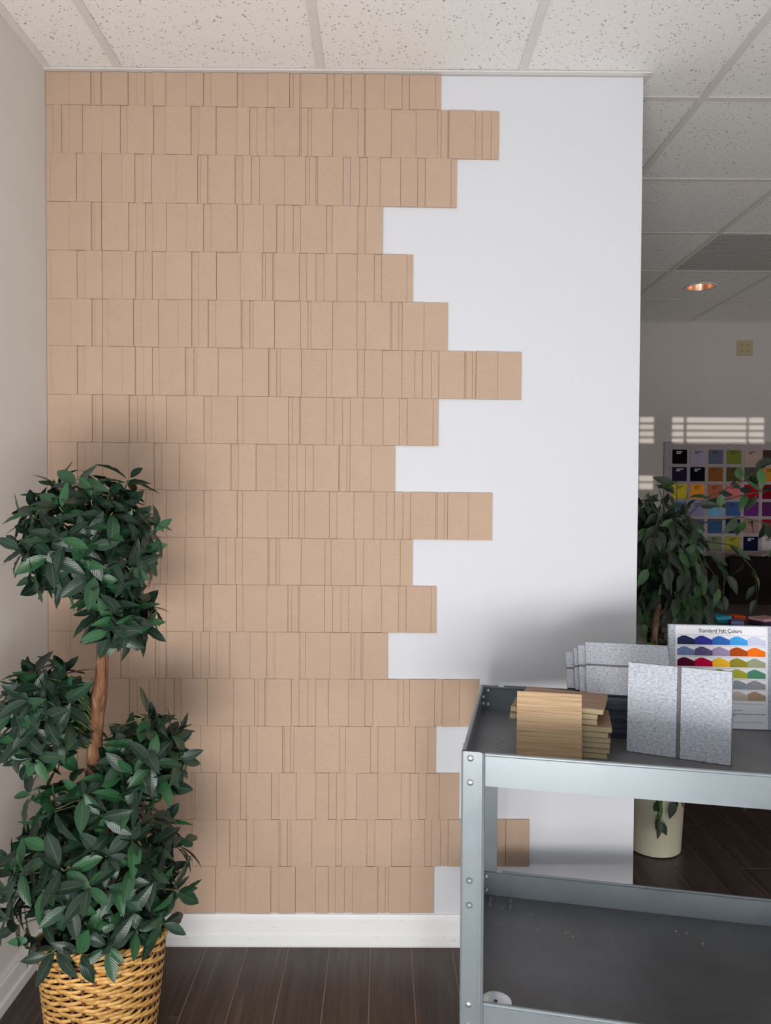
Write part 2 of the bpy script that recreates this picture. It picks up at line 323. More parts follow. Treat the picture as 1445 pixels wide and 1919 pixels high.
# partition wall that carries the brown felt tiles
wc = MB().box(0.0, XP, 0.006, 0.125, -0.05, H).build('wall_center', M['wall_back'], **S())
MB().box(0.001, XP+0.001, 0.0, 0.006, 0.098, 2.684).build('backing_board', M['board'], wc, label='white woven backing board on the partition')
TILES = [
[[2.6916,-0.00735],[2.587,-0.00686],[1,73,138,148,169,173,251,276,302,326,366,427,480,503,582,601,675,741,752,772,778,855,878,905,929,968,972,1030,1083,1106,1184,1202],"1201020102120201201020202012021"],
[[2.587,-0.00686],[2.4421,-0.00811],[1,22,49,73,112,173,227,250,328,364,442,466,518,582,620,643,670,695,772,777,797,809,873,950,969,973,1051,1127,1192,1203,1223,1227,1306,1328,1355,1380],"01010102020202010201021202010102010"],
[[2.4421,-0.00811],[2.2954,-0.00875],[1,14,93,118,170,232,271,296,322,397,462,472,492,497,576,600,625,651,727,791,803,822,828,905,927,928,955,979,1018,1080,1132,1156,1234,1252],"120212021201020201201020120212021"],
[[2.2954,-0.00875],[2.1485,-0.00663],[1,72,139,148,169,172,252,276,303,327,367,429,480,504,582,601,662,703,726,753,776,855,873,950,973,1027],"1201020102120201201020202"],
[[2.1485,-0.00663],[2.0017,-0.0045],[1,16,94,119,171,232,273,296,323,365,444,466,519,593,659,669,691,696,773,795,823,848,887,949,1001,1024,1101,1120],"010212010202020102010212021"],
[[2.0017,-0.0045],[1.8583,-0.00777],[1,75,139,149,171,189,266,290,342,403,444,466,494,518,595,600,621,632,697,777,799,809,875,949,975,1052,1056,1077,1088,1154,1228],"120102021202020102010210201021"],
[[1.8583,-0.00777],[1.7105,-0.00645],[1,16,94,118,170,231,271,296,323,346,424,429,450,460,525,600,679,683,704,715,779,857,873,951,973,1027,1088,1127,1151,1178,1201,1279,1284,1304,1315,1381,1455],"120212010201021201020120202020201021"],
[[1.7105,-0.00645],[1.5647,-0.0059],[1,73,139,149,170,173,252,277,303,328,366,428,481,505,584,602,677,741,753,774,778,856,880,906,930,969,1031,1081,1105,1184,1201],"120102010212020120102010212021"],
[[1.5647,-0.0059],[1.4203,-0.004],[1,15,93,117,170,251,328,353,405,486,564,588,641,703,742,767,793,818,895,898,920,930,994,1069],"12021202120202010201021"],
[[1.4203,-0.004],[1.276,-0.00546],[1,72,138,148,169,172,251,276,302,326,366,427,481,504,583,600,677,741,753,773,791,867,891,942,1004,1043,1067,1093,1117,1194,1199,1220,1231,1295,1369],"1201020102120201201020202020201021"],
[[1.276,-0.00546],[1.1292,-0.00278],[1,14,92,116,169,250,310,346,369,423,485,525,549,577,600,678,682,703,715,780,854,873,949,973,1025,1086,1124],"12021200212010201021020202"],
[[1.1292,-0.00278],[0.9826,-0.0013],[1,71,137,147,168,171,251,301,325,364,425,479,503,581,601,675,740,752,772,777,853,878,904,928,968,1029,1081,1105,1182,1199],"12010200202020120102010202021"],
[[0.9826,-0.0013],[0.8361,0.00032],[1,70,149,173,224,248,331,342,363,368,446,471,497,521,561,623,675,700,777,795,870,935,947,966,972,1049],"1202020102010212020120102"],
[[0.8361,0.00032],[0.6885,0.00089],[1,73,135,146,167,170,250,275,312,339,362,389,412,491,572,637,648,669,674,751,775,802,827,866,928,979,1004,1081,1099,1117,1195,1219,1271,1333],"120102010020212010201020202012021"],
[[0.6885,0.00089],[0.542,0.00154],[1,11,89,113,167,249,327,351,404,471,532,571,595,621,645,724,729,749,760,825,901,919,997,1020,1073,1136,1175,1200],"120212021120102010201202021"],
[[0.542,0.00154],[0.3938,0.00414],[1,68,134,145,166,169,249,274,301,326,387,443,454,519,594,613,690,714,767,828,868,892,919,955,1020,1093,1120,1147,1171,1211,1273],"120102010200210202120102012021"],
[[0.3938,0.00414],[0.2487,0.0019],[1,9,88,112,166,248,326,351,444,521,561,585,612,636,714,719,740,751,816,891,909,987,1012,1064,1125,1166,1189,1216,1240,1323,1419,1493],"1202120212010201021020202010212"],
[[0.2487,0.0019],[0.0993,0.00415],[1,67,133,144,165,168,248,273,300,325,422,517,593,611,689,713,765,828,868,890,918,943,1020,1024,1045,1056,1122,1197],"120102010210120202010201021"]
]
LV = {'0': 0.0045, '1': 0.0062, '2': 0.0080}
allt = []
for (za, zb, xs, lv) in TILES:
    j = 0
    for i in range(len(lv)):
        a, b = xs[i]/1000, xs[i+1]/1000
        if b - a < 0.002: continue
        allt.append((a, b, za, zb, LV[lv[i]]))
def tile_mesh(q, a, b, za, zb, d):
    g = 0.00028; a += g; b -= g; n = len(q.v)
    t0, t1 = min(za[0]+za[1]*a - g, 2.6845), min(za[0]+za[1]*b - g, 2.6845); b0, b1 = zb[0]+zb[1]*a + g, zb[0]+zb[1]*b + g
    c = 0.0006
    q.v += [(a,0.0,b0),(b,0.0,b1),(b,0.0,t1),(a,0.0,t0),(a,-d+c,b0),(b,-d+c,b1),(b,-d+c,t1),(a,-d+c,t0),(a+c,-d,b0+c),(b-c,-d,b1+c),(b-c,-d,t1-c),(a+c,-d,t0-c)]
    q.f += [tuple(n+i for i in k) for k in ((8,9,10,11),(4,5,9,8),(5,6,10,9),(6,7,11,10),(7,4,8,11),(0,1,5,4),(1,2,6,5),(2,3,7,6),(3,0,4,7))]
def tscore(t):
    a, b, za, zb, d = t; ar = (b-a)*(za[0]-zb[0]); z = (za[0]+zb[0])/2; xm = (a+b)/2
    if xm < 0.40 and z < 1.30: ar *= 0.25
    if 1.23 < xm < 1.30 and z < 0.7: ar *= 0.2
    return -ar
allt.sort(key=tscore)
rest = MB()
for i, t_ in enumerate(allt):
    if i < 300: q = MB(); tile_mesh(q, *t_); q.build('felt_tile', M['tile'], wc)
    else: tile_mesh(rest, *t_)
rest.build('felt_strips', M['tile'], wc, kind='stuff', label='narrow brown felt strips set between the wider tiles')

# baseboards with a shoe moulding
def bb_profile(): return [(0, 0.098), (0.006, 0.098), (0.008, 0.092), (0.0085, 0.084), (0.012, 0.080), (0.012, 0.036), (0.018, 0.031), (0.018, 0.006), (0.016, 0.0), (0, 0)]
def baseboard(name, fn, L0, L1):
    q = MB(); pr = bb_profile(); k = len(pr)
    for L in (L0, L1): q.v += [fn(d, L, z) for d, z in pr]
    for i in range(k): j = (i+1) % k; q.f.append((i, j, k+j, k+i))
    q.f.append(tuple(range(k))); q.f.append(tuple(range(2*k-1, k-1, -1)))
    return q.build(name, M['trim'], **S())
baseboard('baseboard_center', lambda d, L, z: (L, 0.006-d-0.004, z), 0.0, XP)
baseboard('baseboard_left', lambda d, L, z: (d, L, z), YF, -0.016)
baseboard('baseboard_back', lambda d, L, z: (L, YB-d, z), XP, XR)

# suspended ceiling: slab, panels and grid bars
ce = MB().box(-0.1, XR+0.1, YF-0.1, YB+0.1, H+0.10, H+0.15).build('ceiling', M['white_metal'], **S())
G = 0.6096; gx = [0.227 + G*i for i in range(9)]; gy = [0.134 + G*k for k in range(-9, 5)]
gx = [g for g in gx if g < XR]; gy = [g for g in gy if YF < g < YB-0.1]
bx_ = [0.0] + gx + [XR]; by_ = [YF] + gy + [YB]
TB = 0.012
VENT = (gx[4], gx[5], None)
for i in range(len(bx_)-1):
    for j in range(len(by_)-1):
        a, b, c, d = bx_[i], bx_[i+1], by_[j], by_[j+1]
        if abs(a-gx[4]) < 0.01 and abs(c-1.3532) < 0.01: continue          # return-air grille sits here
        lamp_here = a < 2.97 < b and c < 2.27 < d
        q = MB(); e = 0.004; z = H + 0.004
        if lamp_here:
            n = 24; cx, cy, r = 2.97, 2.268, 0.083
            cor = [(b-e, d-e), (a+e, d-e), (a+e, c+e), (b-e, c+e)]
            ring = [(cx+r*math.cos(2*math.pi*k/n), cy+r*math.sin(2*math.pi*k/n)) for k in range(n)]
            q.v = [(x, y, z) for x, y in ring] + [(x, y, z) for x, y in cor]
            for k in range(n):
                ang = 2*math.pi*(k+0.5)/n; ci_ = int(ang/(math.pi/2)) % 4
                ca = [0, 1, 2, 3][ci_]; q.f.append((k, (k+1) % n, n+ca))
            for k in range(4): q.f.append((((k+1)*6) % n, n+(k+1) % 4, n+k))
        else:
            q.box(a+e, b-e, c+e, d-e, z, z+0.012)
        q.build('ceiling_panel', M['ceil'], ce)
for x in gx: MB().box(x-TB, x+TB, YF, YB, H, H+0.0022).box(x-0.0015, x+0.0015, YF, YB, H+0.0022, H+0.03).build('grid_bar', M['white_metal'], ce)
for y in gy:
    q = MB()
    for i in range(len(bx_)-1): q.box(bx_[i]+(TB if i else 0), bx_[i+1]-TB, y-TB, y+TB, H+0.0003, H+0.0022)
    q.build('cross_bar', M['white_metal'], ce)
q = MB().box(0, 0.022, YF, -0.02, H-0.0004, H+0.003).box(0, 0.0012, YF, -0.02, H-0.02*0, H+0.02); q.build('wall_angle', M['white_metal'], ce)
MB().box(0.0, XP+0.022, -0.019, 0.0055, H-0.003, H+0.0015).build('wall_angle', M['white_metal'], ce)
MB().box(XP+0.0005, XP+0.022, 0.0055, 0.147, H-0.0012, H+0.0015).build('wall_angle', M['white_metal'], ce)
MB().box(XP, XR, YB-0.022, YB, H-0.0004, H+0.003).build('wall_angle', M['white_metal'], ce)
# return-air grille: fine lattice in a dark box
vg = thing('air_grille', 'square perforated metal air grille set in the dim ceiling beside a downlight', 'grille', (gx[4]+G/2, 1.3532+G/2, H))
h = G/2 - 0.006
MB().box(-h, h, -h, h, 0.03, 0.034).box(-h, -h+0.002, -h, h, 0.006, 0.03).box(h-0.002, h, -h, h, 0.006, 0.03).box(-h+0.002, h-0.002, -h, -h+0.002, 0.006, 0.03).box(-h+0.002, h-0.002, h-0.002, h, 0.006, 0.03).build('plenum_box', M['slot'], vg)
fr = MB()
for s in (-1, 1): fr.box(s*h-0.009*(1+s)/2*1.0, s*h+0.009*(1-s)/2, -h, h, 0.001, 0.006).box(-h+0.009, h-0.009, s*h-0.009*(1+s)/2, s*h+0.009*(1-s)/2, 0.001, 0.006)
fr.build('grille_frame', M['white_metal'], vg)
lat = MB(); n = 42; stp = 2*(h-0.009)/n
for i in range(1, n):
    c = -h + 0.009 + i*stp
    lat.box(c-0.0024, c+0.0024, -h+0.009, h-0.009, 0.0015, 0.0020); lat.box(-h+0.009, h-0.009, c-0.0024, c+0.0024, 0.0020, 0.0025)
lat.build('perforated_lattice', M['white_metal'], vg, kind='stuff')
# recessed downlight
dl = thing('downlight', 'round recessed downlight with warm reflective cone in the ceiling', 'light', (2.97, 2.268, H))
MB().lathe([(0.078, -0.001), (0.092, -0.003), (0.094, 0.0), (0.092, 0.0038), (0.078, 0.0038)], seg=40).build('trim_ring', M['white_metal'], dl, smooth=True)
t = NT('downlight_cone'); t.col((0.85, 0.55, 0.38, 1)); M['cone'] = t.set(0.30, 0.8)
MB().lathe([(0.078, 0.0), (0.072, 0.03), (0.058, 0.07), (0.045, 0.095)], seg=40).build('reflector', M['cone'], dl, smooth='all')
t = NT('downlight_bulb'); t.col((0.9, 0.7, 0.5, 1)); t.b.inputs['Emission Color'].default_value = (1.0, 0.62, 0.38, 1); t.b.inputs['Emission Strength'].default_value = 5.0; M['bulb'] = t.set(0.4)
MB().lathe([(0.044, 0.094), (0.040, 0.075), (0.028, 0.062), (0.0005, 0.056)], seg=24).build('bulb', M['bulb'], dl, smooth=True)

# ------------------------------------------------------------------ utility cart
ZT, ZF, LZ, LF = 0.86, 0.792, 0.322, 0.254
CW, CD = 0.92, 0.554
CART = Vector((1.209, -0.711, 0.0)); CA = math.radians(-11.7)
CM = Matrix.Translation(CART) @ Matrix.Rotation(CA, 4, 'Z')
def cw(x, y, z): return CM @ Vector((x, y, z))
ct = thing('utility_cart', 'grey steel two-shelf utility cart with bolted corner posts', 'cart', CART, CA)
for (px, py, sx, sy) in ((0, 0, 1, 1), (CW, 0, -1, 1), (0, CD, 1, -1), (CW, CD, -1, -1)):
    q = MB(); t_ = 0.0022; f = 0.040; wz = 0.125; tz = ZT+0.001
    def bx(xa, xb, ya, yb, z0=wz, z1=tz):
        X = sorted((px+sx*xa, px+sx*xb)); Y_ = sorted((py+sy*ya, py+sy*yb)); q.box(X[0], X[1], Y_[0], Y_[1], z0, z1)
    bx(-0.005, f, -0.006, -0.006+t_)                 # front flange
    bx(-0.005, -0.005+t_, -0.006+t_, f)              # side flange
    bx(f, f+0.0035, -0.006-0.0035, -0.006+t_)        # folded edges
    bx(f-0.006, f, -0.0095, -0.006)
    bx(-0.0085, -0.005, f, f+0.0035)
    q.tube([(px+sx*(f+0.001), py-sy*0.0085, wz), (px+sx*(f+0.001), py-sy*0.0085, tz)], 0.0032, 8)
    q.tube([(px-sx*0.004, py-sy*0.005, wz), (px-sx*0.004, py-sy*0.005, tz)], 0.0022, 8)
    post = q.build('post', M['cart'], ct, smooth=True)
    zs = (0.847, 0.795, 0.583, 0.53, 0.315, 0.268)
    for z in zs:
        bq = MB().lathe([(0.0072, 0.0), (0.0070, 0.0015), (0.0058, 0.0034), (0.003, 0.0045), (0.0004, 0.0048)], (0, 0, 0), 14, 'y', cap0=True)
        dull = 0.5 < z < 0.6
        bq.xf(Matrix.Translation((px+sx*0.013, py-sy*0.006, z)) @ Matrix.Rotation(0 if sy > 0 else math.pi, 4, 'Z'))
        bq.build('bolt', M['cart'] if dull else M['bolt'], post, smooth='all')
    for z in (0.825, 0.797, 0.30, 0.275):
        bq = MB().lathe([(0.0060, 0.0), (0.0058, 0.0015), (0.0045, 0.003), (0.0004, 0.0042)], (0, 0, 0), 12, 'x', cap0=True)
        bq.xf(Matrix.Translation((px-sx*0.005, py+sy*0.018, z)) @ Matrix.Rotation(0 if sx > 0 else math.pi, 4, 'Z'))
        bq.build('bolt', M['bolt'], post, smooth='all')
    # caster
    cx_, cy_ = px+sx*0.03, py+sy*0.03
    cs = MB().box(cx_-0.028, cx_+0.028, cy_-0.028, cy_+0.028, 0.118, 0.125).box(cx_-0.02, cx_-0.016, cy_-0.02, cy_+0.02, 0.045, 0.118).box(cx_+0.016, cx_+0.02, cy_-0.02, cy_+0.02, 0.045, 0.118).build('caster_fork', M['bolt'], ct)
    MB().lathe([(0.012, -0.013), (0.048, -0.013), (0.05, -0.008), (0.05, 0.008), (0.048, 0.013), (0.012, 0.013)], (cx_, cy_, 0.05), 24, 'x', cap0=True, cap1=True).build('wheel', M['rubber'], cs, smooth=True)
def tray(name, zl, zf, inner):
    p = MB().box(0.0, CW, 0.0, CD, zf-0.002, zf).build(name, M['tray'], ct)
    q = MB().box(0.041, CW-0.041, -0.004, -0.0015, zf-0.003, zl-0.004); q.box(0.0, 0.041, -0.003, -0.0015, zf-0.003, zl-0.006); q.box(CW-0.041, CW, -0.003, -0.0015, zf-0.003, zl-0.006)
    q.tube([(0.041, -0.0015, zl-0.004), (CW-0.041, -0.0015, zl-0.004)], 0.0042, 10); q.build('front_lip', M['cart'], p, smooth=True)
    q = MB().box(0.0, CW, CD+0.0005, CD+0.003, zf-0.003, zl-0.004); q.box(0.0, CW, CD-0.004, CD+0.003, zl-0.004, zl-0.001); q.box(0.06, CW-0.06, CD+0.003, CD+0.007, zl-0.004, zl+0.003); q.build('back_lip', M['cart'], p)
    for s, xx in ((1, 0.0), (-1, CW)):
        q = MB().box(min(xx, xx-s*0.0022), max(xx, xx-s*0.0022), 0.0, CD, zf-0.003, zl-0.004)
        q.tube([(xx-s*0.0012, 0.0, zl-0.003), (xx-s*0.0012, CD, zl-0.003)], 0.0050, 10, cap=False); q.build('side_lip', M['cart'], p, smooth=True)
    # nuts and bolt ends inside the back corner
    for (bx_a, by_a, bz) in ((0.016, CD-0.002, zl-0.012), (0.016, CD-0.002, zl-0.052), (0.004, CD-0.02, zl-0.026), (0.004, CD-0.02, zl-0.045)):
        MB().lathe([(0.0055, 0.0), (0.0055, 0.004), (0.003, 0.004), (0.003, 0.009), (0.0004, 0.0095)], (bx_a, by_a, bz), 6, 'y', cap0=True).build('nut', M['bolt'], p)
    return p
top = tray('top_shelf', ZT, ZF, True)
low = tray('lower_shelf', LZ, LF, True)
for (x, y) in ((0.028, CD-0.03), (0.028, CD-0.055), (0.085, CD-0.03), (0.085, CD-0.06)):
    MB().lathe([(0.006, 0.0), (0.006, 0.004), (0.0032, 0.004), (0.0032, 0.011), (0.0005, 0.0115)], (x, y, LF), 6).build('nut', M['cart'], low)

dsk = MB()
for s in range(1): dsk.lathe([(0.005, 0.0), (0.034, 0.0), (0.036, 0.0015), (0.036, 0.0035), (0.033, 0.005), (0.012, 0.0045), (0.005, 0.005), (0.005, 0.0)], seg=40)
o = dsk.build('metal_disc', M['bolt'], None, smooth=True, label='round steel disc with centre hole lying on the lower cart shelf', category='disc'); o.location = cw(0.066, 0.098, LF+0.0002)
deb = MB()
for k in range(34):
    x, y, zf_ = (R.uniform(0.03, 0.1), R.uniform(0.06, 0.42), ZF) if k < 14 else (R.uniform(0.05, 0.6), R.uniform(0.38, 0.5), LF)
    s = R.uniform(0.0008, 0.0022); p = cw(x, y, zf_+0.0001); deb.box(p.x-s, p.x+s, p.y-s*R.uniform(.5, 1.8), p.y+s, p.z, p.z+s)
deb.build('sawdust_crumbs', M['core'], None, kind='stuff', label='pale sawdust crumbs scattered over both cart shelves', category='debris')

# ------------------------------------------------------------------ oak and walnut sample boards on the cart
ORD = ['topmost', 'second from the top', 'third from the top', 'fourth from the top', 'fifth from the top', 'sixth from the top', 'seventh from the top', 'eighth from the top', 'lowest']
def slab(name, sx, sy, sz, loc, rot, core, face, label, cat, group, faces=True, gro=None, grot=None):
    """board with a decorated face: core body + thin face sheet(s)"""
    t_ = thing(name, label, cat, loc, 0, group); t_.rotation_euler = rot
    MB().bbox(-sx/2, sx/2, -sy/2, sy/2, 0.0, sz-0.0012, 0.0006).build('core_board', core, t_)
    MB().box(-sx/2, sx/2, -sy/2, sy/2, sz-0.0012, sz).build('veneer_face', face, t_)
    return t_
bt = 0.0128
offs = [(0.005, 0.018, -9.5), (-0.010, 0.016, -8), (-0.016, 0.010, -4), (0.014, -0.002, -2), (0.004, -0.004, -1.5), (0.010, -0.002, -1), (0.010, 0.0, -2), (0.009, 0.002, -1.5), (0.003, 0.0, -1)]
for i in range(9):
    dx, dy, a = offs[i]; z = ZF + (8-i)*bt
    slab('wood_sample_board', 0.203, 0.147, bt-0.0004, cw(0.210+dx, 0.283+dy, z+0.0003), (0, 0, CA+math.radians(a)), M['core'], M['walnut'],
         ('flat walnut sample board with pale core, %s of the cart stack' % ORD[i]), 'sample board', 'wood sample boards stacked on the cart')
# upright oak board leaning on the stack
t_ = thing('wood_sample_board', 'upright oak-grain sample board leaning on the front of the wood stack', 'sample board', cw(0.1795, 0.160, ZF+0.0032), 0, 'wood sample boards stacked on the cart')
t_.rotation_euler = Euler((math.radians(-14), 0, CA), 'XYZ')
MB().bbox(-0.074, 0.074, 0.0012, 0.0118, 0.0, 0.153, 0.0006).build('core_board', M['core'], t_)
MB().box(-0.074, 0.074, 0.0, 0.0012, 0.0, 0.153).build('veneer_face', M['oak'], t_)

# ------------------------------------------------------------------ felt samples on the cart
for i in range(8):
    z = ZF + (7-i)*0.0122
    o = MB().bbox(-0.102, 0.102, -0.075, 0.075, 0.0, 0.0116, 0.0012).build('felt_sample_board', M['shaded_felt'], None, label='flat shaded-grey felt board, %s of the dark stack on the cart' % ('lowest' if i == 7 else ORD[i]), category='felt board', group='dark felt boards stacked flat on the cart')
    o.location = cw(0.372+R.uniform(-.006, .006), 0.445+R.uniform(-.004, .004), z+0.0003); o.rotation_euler = (0, 0, CA+math.radians(R.uniform(-3, 3)))
# leaning marled boards with one groove each
LL = ['the front one', 'second', 'third', 'hindmost']
for i in range(4):
    t_ = thing('felt_sample_board', 'grooved marled felt board leaning on the dark stack, %s of four' % LL[i], 'felt board', (0, 0, 0), 0, 'grey marled felt boards leaning on the cart')
    dx, dy, dz = [(0, 0, 0), (-0.016, 0.017, 0), (-0.026, 0.033, 0), (-0.046, 0.050, 0)][i]
    zb = ZF+8*0.0122+0.0068
    t_.location = cw(0.384+dx, 0.395+dy+0.002, zb); t_.rotation_euler = Euler((math.radians(-42), 0, CA+math.radians([-1, 1.0, 1.6, 3][i])), 'XYZ')
    hz = [0.152, 0.138, 0.126, 0.108][i]; gz = hz*0.55
    MB().box(-0.106, 0.106, 0.002, 0.009, 0, hz).build('felt_back', M['groove'], t_)
    MB().bbox(-0.106, 0.106, 0, 0.002, 0, gz-0.003, 0.0006).build('felt_strip', M['grey_felt'], t_)
    MB().bbox(-0.106, 0.106, 0, 0.002, gz+0.003, hz, 0.0006).build('felt_strip', M['grey_felt'], t_)
# upright two-panel board at the front
t_ = thing('felt_sample_board', 'upright grey marled felt board split by a vertical groove, nearest the cart front', 'felt board', cw(0.476, 0.2485, ZF+0.0012), 0, 'grey marled felt boards leaning on the cart')
t_.rotation_euler = Euler((math.radians(-5), 0, CA+math.radians(-13.5)), 'XYZ')
MB().box(-0.115, 0.115, 0.003, 0.010, 0, 0.212).build('felt_back', M['groove'], t_)
MB().bbox(-0.115, -0.0045, 0, 0.003, 0, 0.212, 0.0007).build('felt_panel', M['grey_felt'], t_)
MB().bbox(0.0045, 0.113, 0, 0.003, 0, 0.212, 0.0007).build('felt_panel', M['grey_felt'], t_)

# colour card: felt board with a printed sheet
cd = thing('felt_colour_card', 'printed felt colour chart with rows of swatches on a grey felt board', 'colour chart', cw(0.628, 0.508, ZF+0.0010), 0)
cd.rotation_euler = Euler((math.radians(-3), 0, CA+math.radians(6)), 'XYZ')
CWd, CHt = 0.262, 0.272
MB().bbox(-CWd/2, CWd/2, 0.0, 0.012, 0, CHt, 0.001).build('felt_back', M['grey_felt'], cd)
pw, ph, pxo = 0.236, 0.268, 0.0035
pa = MB().box(pxo-pw/2, pxo+pw/2, -0.0008, 0.0, 0.002, 0.002+ph).build('printed_sheet', M['paper'], cd)
def P(u, v_): return (pxo - pw/2 + u*pw, 0.002 + ph*(1-v_))
rowsw = [[(45,52,85),(58,60,150),(60,110,190),(70,165,235),(200,205,232)], [(110,130,170),(95,85,125),(165,150,185),(180,80,30),(250,120,30)],
         [(85,15,45),(190,10,60),(245,190,50),(155,145,50),(165,168,140)], [(120,125,140),(135,140,130),(140,150,60),(165,170,60),(85,140,115)],
         [(90,95,105),(110,112,118),(125,130,140),(140,150,160),(150,150,155)], [(70,70,75),(160,155,150),(185,178,170),(195,185,175),(175,150,125)]]
for r_ in range(6):
    v0 = 0.088 + r_*0.1077
    MB().prism([P(0.02, v0), P(0.98, v0), P(0.98, v0+0.0025), P(0.02, v0+0.0025)], -0.00105, -0.0008).build('rule', M['rule'], pa)
    for c_ in range(5):
        u0 = 0.022 + c_*0.1905; u1 = u0+0.1895; vb = v0+0.096
        pts = [P(u0, vb), P(u1, vb), P(u1, v0+0.047), P(u0+0.12, v0+0.020)] + [P(u0+0.09, v0+0.010), P(u0+0.065, v0+0.009), P(u0+0.04, v0+0.016)] + [P(u0, v0+0.036)]
        MB().prism(pts, -0.0022, -0.0008).build('swatch', cfelt(*rowsw[r_][c_]), pa)
for c_ in range(1, 5):
    u0 = 0.0215 + c_*0.1905
    for r_ in range(6):
        v0 = 0.088 + r_*0.1077; MB().prism([P(u0-0.001, v0), P(u0+0.001, v0), P(u0+0.001, v0+0.03), P(u0-0.001, v0+0.03)], -0.00105, -0.0008).build('rule', M['rule'], pa)
tx = bpy.data.curves.new('chart_title', 'FONT'); tx.body = 'Standard Felt Colors'; tx.align_x = 'CENTER'; tx.align_y = 'CENTER'; tx.size = 0.0145; tx.extrude = 0.0001; tx.offset = 0.00012
to = bpy.data.objects.new('chart_title', tx); me = bpy.data.meshes.new_from_object(to); me.materials.append(M['ink'])
bpy.data.objects.remove(to)
for v in me.vertices: v.co = Vector((v.co.x*0.9, -v.co.z, v.co.y))
o = link('chart_title', me, pa); cx_, cz_ = P(0.49, 0.047); o.location = (cx_, -0.0010, cz_)
q = MB(); u = 0.385
while u < 0.60:
    du = R.uniform(0.008, 0.024); q.prism([P(u, 0.0705), P(u+du, 0.0705), P(u+du, 0.0745), P(u, 0.0745)], -0.00105, -0.0008); u += du+0.006
q.build('fine_print', M['ink'], pa, kind='stuff')
q = MB()
for i, ln in enumerate((0.40, 0.45, 0.46, 0.66, 0.44, 0.90, 0.60, 0.5, 0.38)):
    vv = 0.772 + i*0.0165; u = 0.05
    while u < ln+0.05:
        du = R.uniform(0.01, 0.035); q.prism([P(u, vv), P(u+du, vv), P(u+du, vv+0.0055), P(u, vv+0.0055)], -0.00105, -0.0008); u += du+0.006
for vv in (0.757, 0.935): q.prism([P(0.04, vv), P(0.96, vv), P(0.96, vv+0.002), P(0.04, vv+0.002)], -0.00105, -0.0008)
q.build('fine_print', M['ink'], pa, kind='stuff')
# felt display strip with punched holes beside the chart
hs = thing('felt_display_strip', 'pale grey felt strip with small dark holes standing beside the colour chart', 'felt board', cw(0.792, 0.4985, ZF+0.0010), 0)
hs.rotation_euler = Euler((math.radians(-3), 0, CA+math.radians(2)), 'XYZ')
MB().bbox(-0.026, 0.026, 0, 0.012, 0, 0.266, 0.001).build('felt_body', M['grey_felt'], hs)
for z in (0.06, 0.145, 0.235): MB().lathe([(0.0032, 0.0), (0.0032, 0.0008), (0.0004, 0.001)], (-0.018, 0.0, z), 10, 'y').build('hole', M['slot'], hs)

# ------------------------------------------------------------------ far wall: swatch board, outlet
BX0, BX1, BZ0, BZ1 = 3.10, 4.36, 0.88, 1.811
sb = thing('felt_swatch_board', 'large grey felt board of square colour samples fixed to the far wall', 'swatch board', (BX0, YB, BZ0))
M['mottle'] = felt('mottled_grey_felt', (0.42, 0.37, 0.38, 1), 0.30, 130, (1, 1, 1), 0.4)
MB().bbox(0, BX1-BX0, -0.012, -0.0005, 0, BZ1-BZ0, 0.001).build('felt_back', M['mottle'], sb)
chip = [[(14,13,16),(178,164,190),(104,108,132),(122,136,52),(188,160,150),(76,54,54),(120,90,70),(60,70,90)], [(44,36,60),(14,16,28),(150,92,50),(98,82,50),(84,90,74),(214,140,50),(90,60,50),(150,150,160)],
        [(220,200,60),(255,165,60),(190,110,80),(226,130,130),(186,12,42),(122,18,34),(200,60,60),(90,30,40)], [(92,132,180),(150,146,184),(120,180,222),(70,98,160),(110,48,128),(96,40,98),(60,60,120),(180,180,190)],
        [(92,74,102),(110,100,130),(60,90,130),(30,42,72),(172,134,128),(170,16,44),(150,120,100),(70,80,60)], [(120,130,150),(90,110,120),(130,140,110),(172,164,60),(24,24,56),(206,200,204),(160,80,60),(60,50,50)],
        [(150,140,130),(110,90,80),(170,160,150),(130,120,110),(186,150,134),(222,206,200),(140,140,100),(90,90,90)]]
for r_ in range(7):
    for c_ in range(8):
        x = 0.060 + c_*0.1335; z = BZ1-BZ0-0.058-r_*0.1275
        rgb = chip[r_][c_]; ch = MB().bbox(x, x+0.107, -0.016, -0.012, z-0.104, z, 0.0008).build('colour_chip', cfelt(*rgb), sb)
        lm = M['paper'] if sum(rgb) < 170 else M['ink']; q = MB()
        for (ua, ub, vz) in ((0.030, 0.072, 0.012), (0.030, 0.055, 0.024)):
            u = ua
            while u < ub: du = R.uniform(0.006, 0.012); q.box(x+u, x+u+du, -0.0166, -0.016, z-vz-0.007, z-vz); u += du+0.003
        q.build('chip_print', lm, ch, kind='stuff')
op = thing('wall_outlet', 'almond double outlet plate high on the far wall', 'outlet', (3.687, YB, 2.501))
MB().bbox(-0.058, 0.058, -0.006, -0.0002, -0.057, 0.057, 0.002).build('cover_plate', M['almond'], op)
for sx in (-0.023, 0.023):
    for sz in (-0.019, 0.019):
        rc = MB().lathe([(0.0165, 0.0), (0.0165, 0.0016), (0.0004, 0.0018)], (sx, -0.006, sz), 18, 'y').build('receptacle', M['almond'], op, smooth=True)
        MB().box(sx-0.008, sx-0.0055, -0.0082, -0.0076, sz-0.001, sz+0.008).build('slot', M['slot'], rc)
        MB().box(sx+0.0055, sx+0.008, -0.0082, -0.0076, sz-0.001, sz+0.008).build('slot', M['slot'], rc)
        MB().lathe([(0.0026, 0.0), (0.0004, 0.0006)], (sx, -0.0077, sz-0.007), 10, 'y').build('ground_hole', M['slot'], rc)

